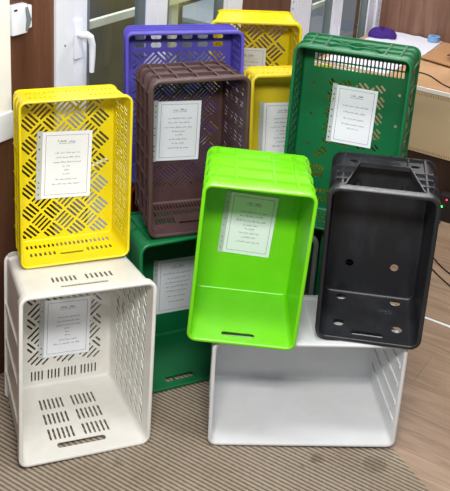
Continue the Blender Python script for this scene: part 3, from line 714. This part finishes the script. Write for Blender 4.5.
h['R'] = [slot(-0.25+i*0.055, 0.095, 0.03, 0.05, 0.0) for i in range(10)]
h['B'] = row(-0.15, 0.15, 18, 0.12, 0.04, 0.007) + row(-0.15, 0.15, 18, 0.06, 0.03, 0.007)
h['T'] = [slot(0, 0.10, 0.12, 0.03)]
rb = {'T': {'long': [0.07, 0.12, 0.172], 'cross': [(u, 0.014, 0.165, 0.003) for u in (-0.15, -0.1, 0.1, 0.15)]},
      'R': {'long': [0.04, 0.172], 'cross': [(u, 0.014, 0.165, 0.003) for u in (-0.28, -0.2, -0.12, -0.04, 0.04, 0.12, 0.2, 0.28)]},
      'B': {'long': [0.06, 0.1, 0.165]}, 'L': {'long': [0.07, 0.165]}}
gr = crate('plastic_crate', 'large green crate at back right with a lattice round its notice', P['GR'][0], P['GR'][1], 'green', h, rb, e=0.007, rim=0.024, rc=0.024)
m = MB()       # braced handle strip on the top
zt = H_-0.007; bar((-0.09, 0.05), (0.0, 0.13), 0.006, zt, zt+0.011); bar((0.09, 0.05), (0.0, 0.13), 0.006, zt, zt+0.011)
bar((-0.09, 0.13), (0.0, 0.05), 0.006, zt, zt+0.011); bar((0.09, 0.13), (0.0, 0.05), 0.006, zt, zt+0.011)
m.build('handle_brace', 'green', gr)
# ---- the two yellow crates behind
h = {'T': row(-0.16, 0.16, 14, 0.17, 0.014, 0.011) + row(-0.15, -0.03, 6, 0.10, 0.014, 0.011) + row(0.03, 0.15, 6, 0.10, 0.014, 0.011),
     'L': []}
rb = {'L': {'long': [0.1, 0.205], 'cross': [(u, 0.016, 0.205) for u in (-0.15, 0, 0.15)]}, 'T': {'long': [0.205]}}
crate('plastic_crate', 'yellow solid-backed crate between the brown and the green crate', P['Y2'][0], P['Y2'][1], 'paleyellow', h, rb, rim=0.024, rc=0.022)
h = {'base': weave((-0.16, 0.16, 0.08, 0.535), 0.066, 4, 0.010),
     'T': row(-0.15, 0.15, 8, 0.14, 0.012, 0.012) + row(-0.15, 0.15, 8, 0.23, 0.012, 0.012),
     'R': [slot(-0.22+i*0.034, 0.06+j*0.04, 0.016, 0.012, 0) for i in range(14) for j in range(5)]}
rb = {'R': {'long': [0.14, 0.27], 'cross': [(u, 0.016, 0.27) for u in (-0.15, 0, 0.15)]}, 'T': {'long': [0.27]}}
crate('plastic_crate', 'yellow basket-weave crate at the very back above the purple one', P['Y3'][0], P['Y3'][1], 'yellow', h, rb, rim=0.03, rc=0.024)
# ---- crates low down that carry the back row
crate('plastic_crate', 'narrow grey crate low in the gap between lime and black crates', (0.287, 2.872, FZ, -0.05, 0.0, 0.0), (0.22, 0.598, 0.12, 0.003), 'grey', {}, {'L': {'long': [0.06, 0.11]}}, rim=0.02, rc=0.02, e=0.014)
crate('plastic_crate', 'dark green crate low behind the black crate, under the large green one', (0.505, 2.885, FZ, -0.12, 0.0, 0.0), (0.20, 0.598, 0.12, 0.003), 'darkgreen', {}, {'L': {'long': [0.06, 0.11]}}, rim=0.02)
crate('plastic_crate', 'red crate glimpsed low behind the brown and dark green crates', (-0.100, 3.205, FZ, 0.200, 0.0, 0.0), (0.42, 0.608, 0.14, 0.004), 'red', {}, {'L': {'long': [0.06, 0.12]}}, rim=0.02)
crate('plastic_crate', 'grey crate hidden low behind the green ones, under the solid-backed yellow crate', (0.335, 3.16, FZ, 0.214, 0.0, 0.0), (0.36, 0.490, 0.20, 0.004), 'grey', {}, {}, rim=0.02)
crate('plastic_crate', 'grey crate hidden low at the back, under the rear basket-weave yellow crate', (0.162, 3.62, FZ, 0.003, 0.0, 0.0), (0.36, 0.590, 0.24, 0.004), 'grey', {}, {}, rim=0.02)

# ------------------------------------------------------------------ the notices
lnA = [(0.36, .50, .02), (0.22, .50, .02), (0.08, .58, 0), (-0.04, .14, 0), (-0.16, .10, 0), (-0.28, .14, 0), (-0.44, .44, 0), (-0.58, .56, 0)]
lnB = [(0.42, .56, .02), (0.28, .50, .0), (0.12, .62, 0), (-0.02, .30, 0), (-0.14, .2, 0), (-0.28, .42, 0), (-0.42, .3, 0), (-0.58, .5, 0)]
lnC = [(0.34, .66, .0), (0.12, .54, .0), (-0.10, .50, 0), (-0.30, .56, 0), (-0.44, .30, 0)]
lnD = [(0.46, .70, .0), (0.28, .56, .04), (0.12, .60, 0), (-0.04, .56, 0), (-0.2, .5, 0), (-0.4, .46, 0), (-0.6, .4, 0)]
def put(key, label, cx, cz, wd, hg, tilt, ln, title='underline', seed=1):
    ps, dm = P[key]; return sleeve(label, ps, dm[2], cx, cz, wd, hg, tilt, ln, title, seed)
put('Y1', 'notice in clear sleeve taped inside the yellow crate at left', 0.0055, 0.2825, 0.168, 0.236, R(2), lnA, 'number', 3)
put('WL', 'notice in clear sleeve inside the slotted white crate', 0.0265, 0.2535, 0.166, 0.224, R(1), lnA, 'underline', 4)
put('BR', 'notice in clear sleeve inside the brown crate', -0.008, 0.299, 0.160, 0.2245, R(2), lnB, 'underline', 5)
put('LI', 'notice in clear sleeve inside the lime green crate', 0.0025, 0.270, 0.160, 0.226, R(2), lnB, 'underline', 6)
put('GR', 'notice in clear sleeve inside the large green crate', 0.003, 0.381, 0.146, 0.214, R(1), lnC, 'underline', 7)
put('GL', 'notice in clear sleeve inside the dark green floor crate', 0.069, 0.235, 0.166, 0.230, R(2), lnD, 'underline', 8)
put('Y2', 'notice in clear sleeve inside the solid-backed yellow crate', -0.014, 0.317, 0.160, 0.226, R(0), lnB, 'underline', 9)
put('Y3', 'notice in clear sleeve inside the rear basket-weave yellow crate', -0.022, 0.262, 0.160, 0.226, R(0), lnB, 'underline', 10)

# ------------------------------------------------------------------ table along the right wall
tz = 0.67
root = empty('table', RW); tag(root, 'tan board table with a beige front panel against the wood wall', 'table')
m = MB(); m.box(-0.02+0.03, 2.2, -0.905, -0.012, tz-0.022, tz, bev=0.003); m.build('tabletop', 'tabletop', root)
m = MB(); m.box(0.04, 2.18, -0.900, -0.880, 0.31, tz-0.026, bev=0.003); fp = m.build('front_panel', 'beige', root)
m = MB(); m.box(0.02, 2.2, -0.912, -0.902, tz-0.026, tz-0.004, bev=0.002); m.build('edge_strip', 'cream', root)
for z in (tz-0.045, 0.325):
    m = MB()
    for k in range(95):
        x = 0.30+k*0.0125; m.box(x, x+0.004, -0.9025, -0.8995, z-0.006, z+0.006)
    m.build('stitching', 'board', fp)
m = MB(); m.box(0.05, 2.17, -0.872, -0.856, FZ, tz-0.024, bev=0.002); m.build('shade_board', 'undershade', root)  # dark board added under the table in place of its shade
for x in (0.12, 2.1):
    for y in (-0.81, -0.08):
        m = MB(); m.box(x-0.025, x+0.025, y-0.025, y+0.025, FZ, tz-0.022, bev=0.004); m.build('leg', 'dark', root)
# things on the table
def sheet(name, pts, z, th, mtl, label, cat, mw=RW, bumpy=0.0, seed=0):
    rnd = random.Random(seed); n = 10; vs = []; fs = []
    for i in range(n+1):
        for j in range(n+1):
            s, t = i/n, j/n
            p = [(1-s)*(1-t)*pts[0][k]+s*(1-t)*pts[1][k]+s*t*pts[2][k]+(1-s)*t*pts[3][k] for k in (0, 1)]
            vs.append((p[0], p[1], z+th+(rnd.random()*bumpy)))
    k0 = len(vs); vs += [(v[0], v[1], z) for v in vs[:]]
    for i in range(n):
        for j in range(n):
            a = i*(n+1)+j; fs.append((a, a+1, a+n+2, a+n+1)); fs.append((k0+a, k0+a+n+1, k0+a+n+2, k0+a+1))
    for i in range(n):
        for (a, b) in ((i, i+1), (n*(n+1)+i+1, n*(n+1)+i), ((i+1)*(n+1), i*(n+1)), (i*(n+1)+n, (i+1)*(n+1)+n)): fs.append((a, b, k0+b, k0+a))
    o = link_mesh(name, vs, fs, mtl, mw=mw, smooth=True); tag(o, label, cat); return o
sheet('paper_sheet', [(0.05, -0.72), (0.06, -0.03), (0.42, -0.03), (0.45, -0.46)], tz+0.0005, 0.004, 'linen', 'large white sheet of paper lying on the table by the wall', 'paper', bumpy=0.005, seed=2)
sheet('paper_sheet', [(0.05, -0.89), (0.05, -0.735), (0.43, -0.50), (0.42, -0.87)], tz+0.0005, 0.003, 'linen', 'narrow white sheet of paper along the table front edge behind the green crate', 'paper', bumpy=0.003, seed=5)
sheet('cardboard_sheet', [(0.45, -0.47), (0.47, -0.08), (1.05, -0.08), (1.05, -0.60)], tz+0.0115, 0.006, 'board', 'brown cardboard sheet lying on the tan table beside the white paper', 'cardboard')
# purple cloth: a soft crumpled heap
def heap(name, cx, cy, z, rx, ry, h_, mtl, label, cat, seed):
    rnd = random.Random(seed); ph = [rnd.uniform(0, 6.28) for _ in range(6)]; vs = []; fs = []; nr, na = 9, 26
    for i in range(nr+1):
        f = i/nr
        for k in range(na):
            a = 2*PI*k/na; w_ = 1+0.12*math.sin(3*a+ph[0])+0.07*math.sin(7*a+ph[1])
            r_ = math.sin(f*PI/2)*w_; z_ = h_*math.cos(f*PI/2)**0.8*(1+0.18*math.sin(5*a+ph[2]+4*f)+0.1*math.sin(9*f+ph[3]))
            vs.append((cx+rx*r_*math.cos(a), cy+ry*r_*math.sin(a), z+max(0.0, z_)))
    for i in range(nr):
        for k in range(na): fs.append((i*na+k, i*na+(k+1) % na, (i+1)*na+(k+1) % na, (i+1)*na+k))
    fs.append(tuple(range(na))[::-1]); fs.append(tuple(nr*na+k for k in range(na)))
    o = link_mesh(name, vs, fs, mtl, mw=RW, smooth=True); tag(o, label, cat)
heap('cloth_bundle', 0.100, -0.19, tz+0.0105, 0.085, 0.08, 0.042, 'cloth', 'crumpled dark purple cloth on the table in the wall corner', 'cloth', 3)
root = empty('tape_roll', RW @ Matrix.Translation((0.38, -0.07, tz+0.0105))); tag(root, 'pale blue roll on the white paper near the wall', 'roll')
m = MB()
n = 20; prof = [(0.018, 0), (0.036, 0), (0.036, 0.028), (0.018, 0.028)]
vs = [(r_*math.cos(2*PI*k/n), r_*math.sin(2*PI*k/n), z_) for (r_, z_) in prof for k in range(n)]
m.add(vs, [(i*n+k, i*n+(k+1) % n, ((i+1) % 4)*n+(k+1) % n, ((i+1) % 4)*n+k) for i in range(4) for k in range(n)])
m.build('roll', 'blue', root, smooth=True)
root = empty('leather_bag', RW @ Matrix.Translation((0.76, -0.36, tz+0.018))); tag(root, 'dark brown bag lying on the table at the right picture edge', 'bag')
m = MB(); m.box(-0.13, 0.20, -0.13, 0.13, 0, 0.07, bev=0.025); m.build('body', 'bag', root, smooth=True)
m = MB(); m.tube(smooth_path([(-0.13, -0.06, 0.05), (-0.165, -0.07, 0.03), (-0.175, 0.0, 0.02), (-0.165, 0.07, 0.03), (-0.13, 0.06, 0.05)]), 0.006, 8); m.build('handle', 'bag', root, smooth=True)
o = MB(); o.tube(smooth_path([(0.47, -0.72, tz+.004), (0.52, -0.71, tz+.004), (0.60, -0.72, tz+.004), (0.72, -0.82, tz+.004), (0.84, -0.87, tz+.004), (1.0, -0.88, tz+.004)]), 0.0035, 6)
tag(o.build('cable', 'dark', mw=RW, smooth=True), 'thin dark cable lying across the tan tabletop', 'cable')
# router under the table and its cables
root = empty('network_router', RW @ Matrix.Translation((0.86, -0.925, FZ)) @ Matrix.Rotation(R(0), 4, 'Z')); tag(root, 'black router with green and red lights on the floor under the table', 'router')
m = MB(); m.box(-0.032, 0.20, -0.030, 0.030, 0, 0.145, bev=0.008); m.build('housing', 'dark', root, smooth=True)
m = MB(); m.box(-0.015, -0.008, -0.0335, -0.029, 0.078, 0.085); m.build('green_light', 'ledg', root)
m = MB(); m.box(0.006, 0.012, -0.0335, -0.029, 0.122, 0.128); m.build('red_light', 'ledr', root)
for i, (pts, lab) in enumerate(((
        [(0.86, -0.97, 0.0), (0.85, -1.08, 0), (0.86, -1.22, 0), (0.95, -1.34, 0), (1.09, -1.46, 0), (1.4, -1.6, 0)], 'dark cable on the floor, upper one right of the black crate'),
        ([(0.83, -0.97, 0), (0.81, -1.12, 0), (0.84, -1.30, 0), (0.95, -1.42, 0), (1.12, -1.56, 0), (1.4, -1.72, 0)], 'dark cable on the floor, lower one right of the black crate'))):
    o = MB(); o.tube(smooth_path([(a, b, FZ+0.0036) for a, b, c in pts]), 0.0034, 6)
    tag(o.build('cable', 'dark', mw=RW, smooth=True), lab, 'cable')
o = MB(); o.box(0.9, 2.0, -1.886, -1.872, FZ+0.0002, FZ+0.004, bev=0.001)
tag(o.build('floor_strip', 'metal', mw=RW), 'thin white strip lying on the laminate right of the black crate', 'strip')
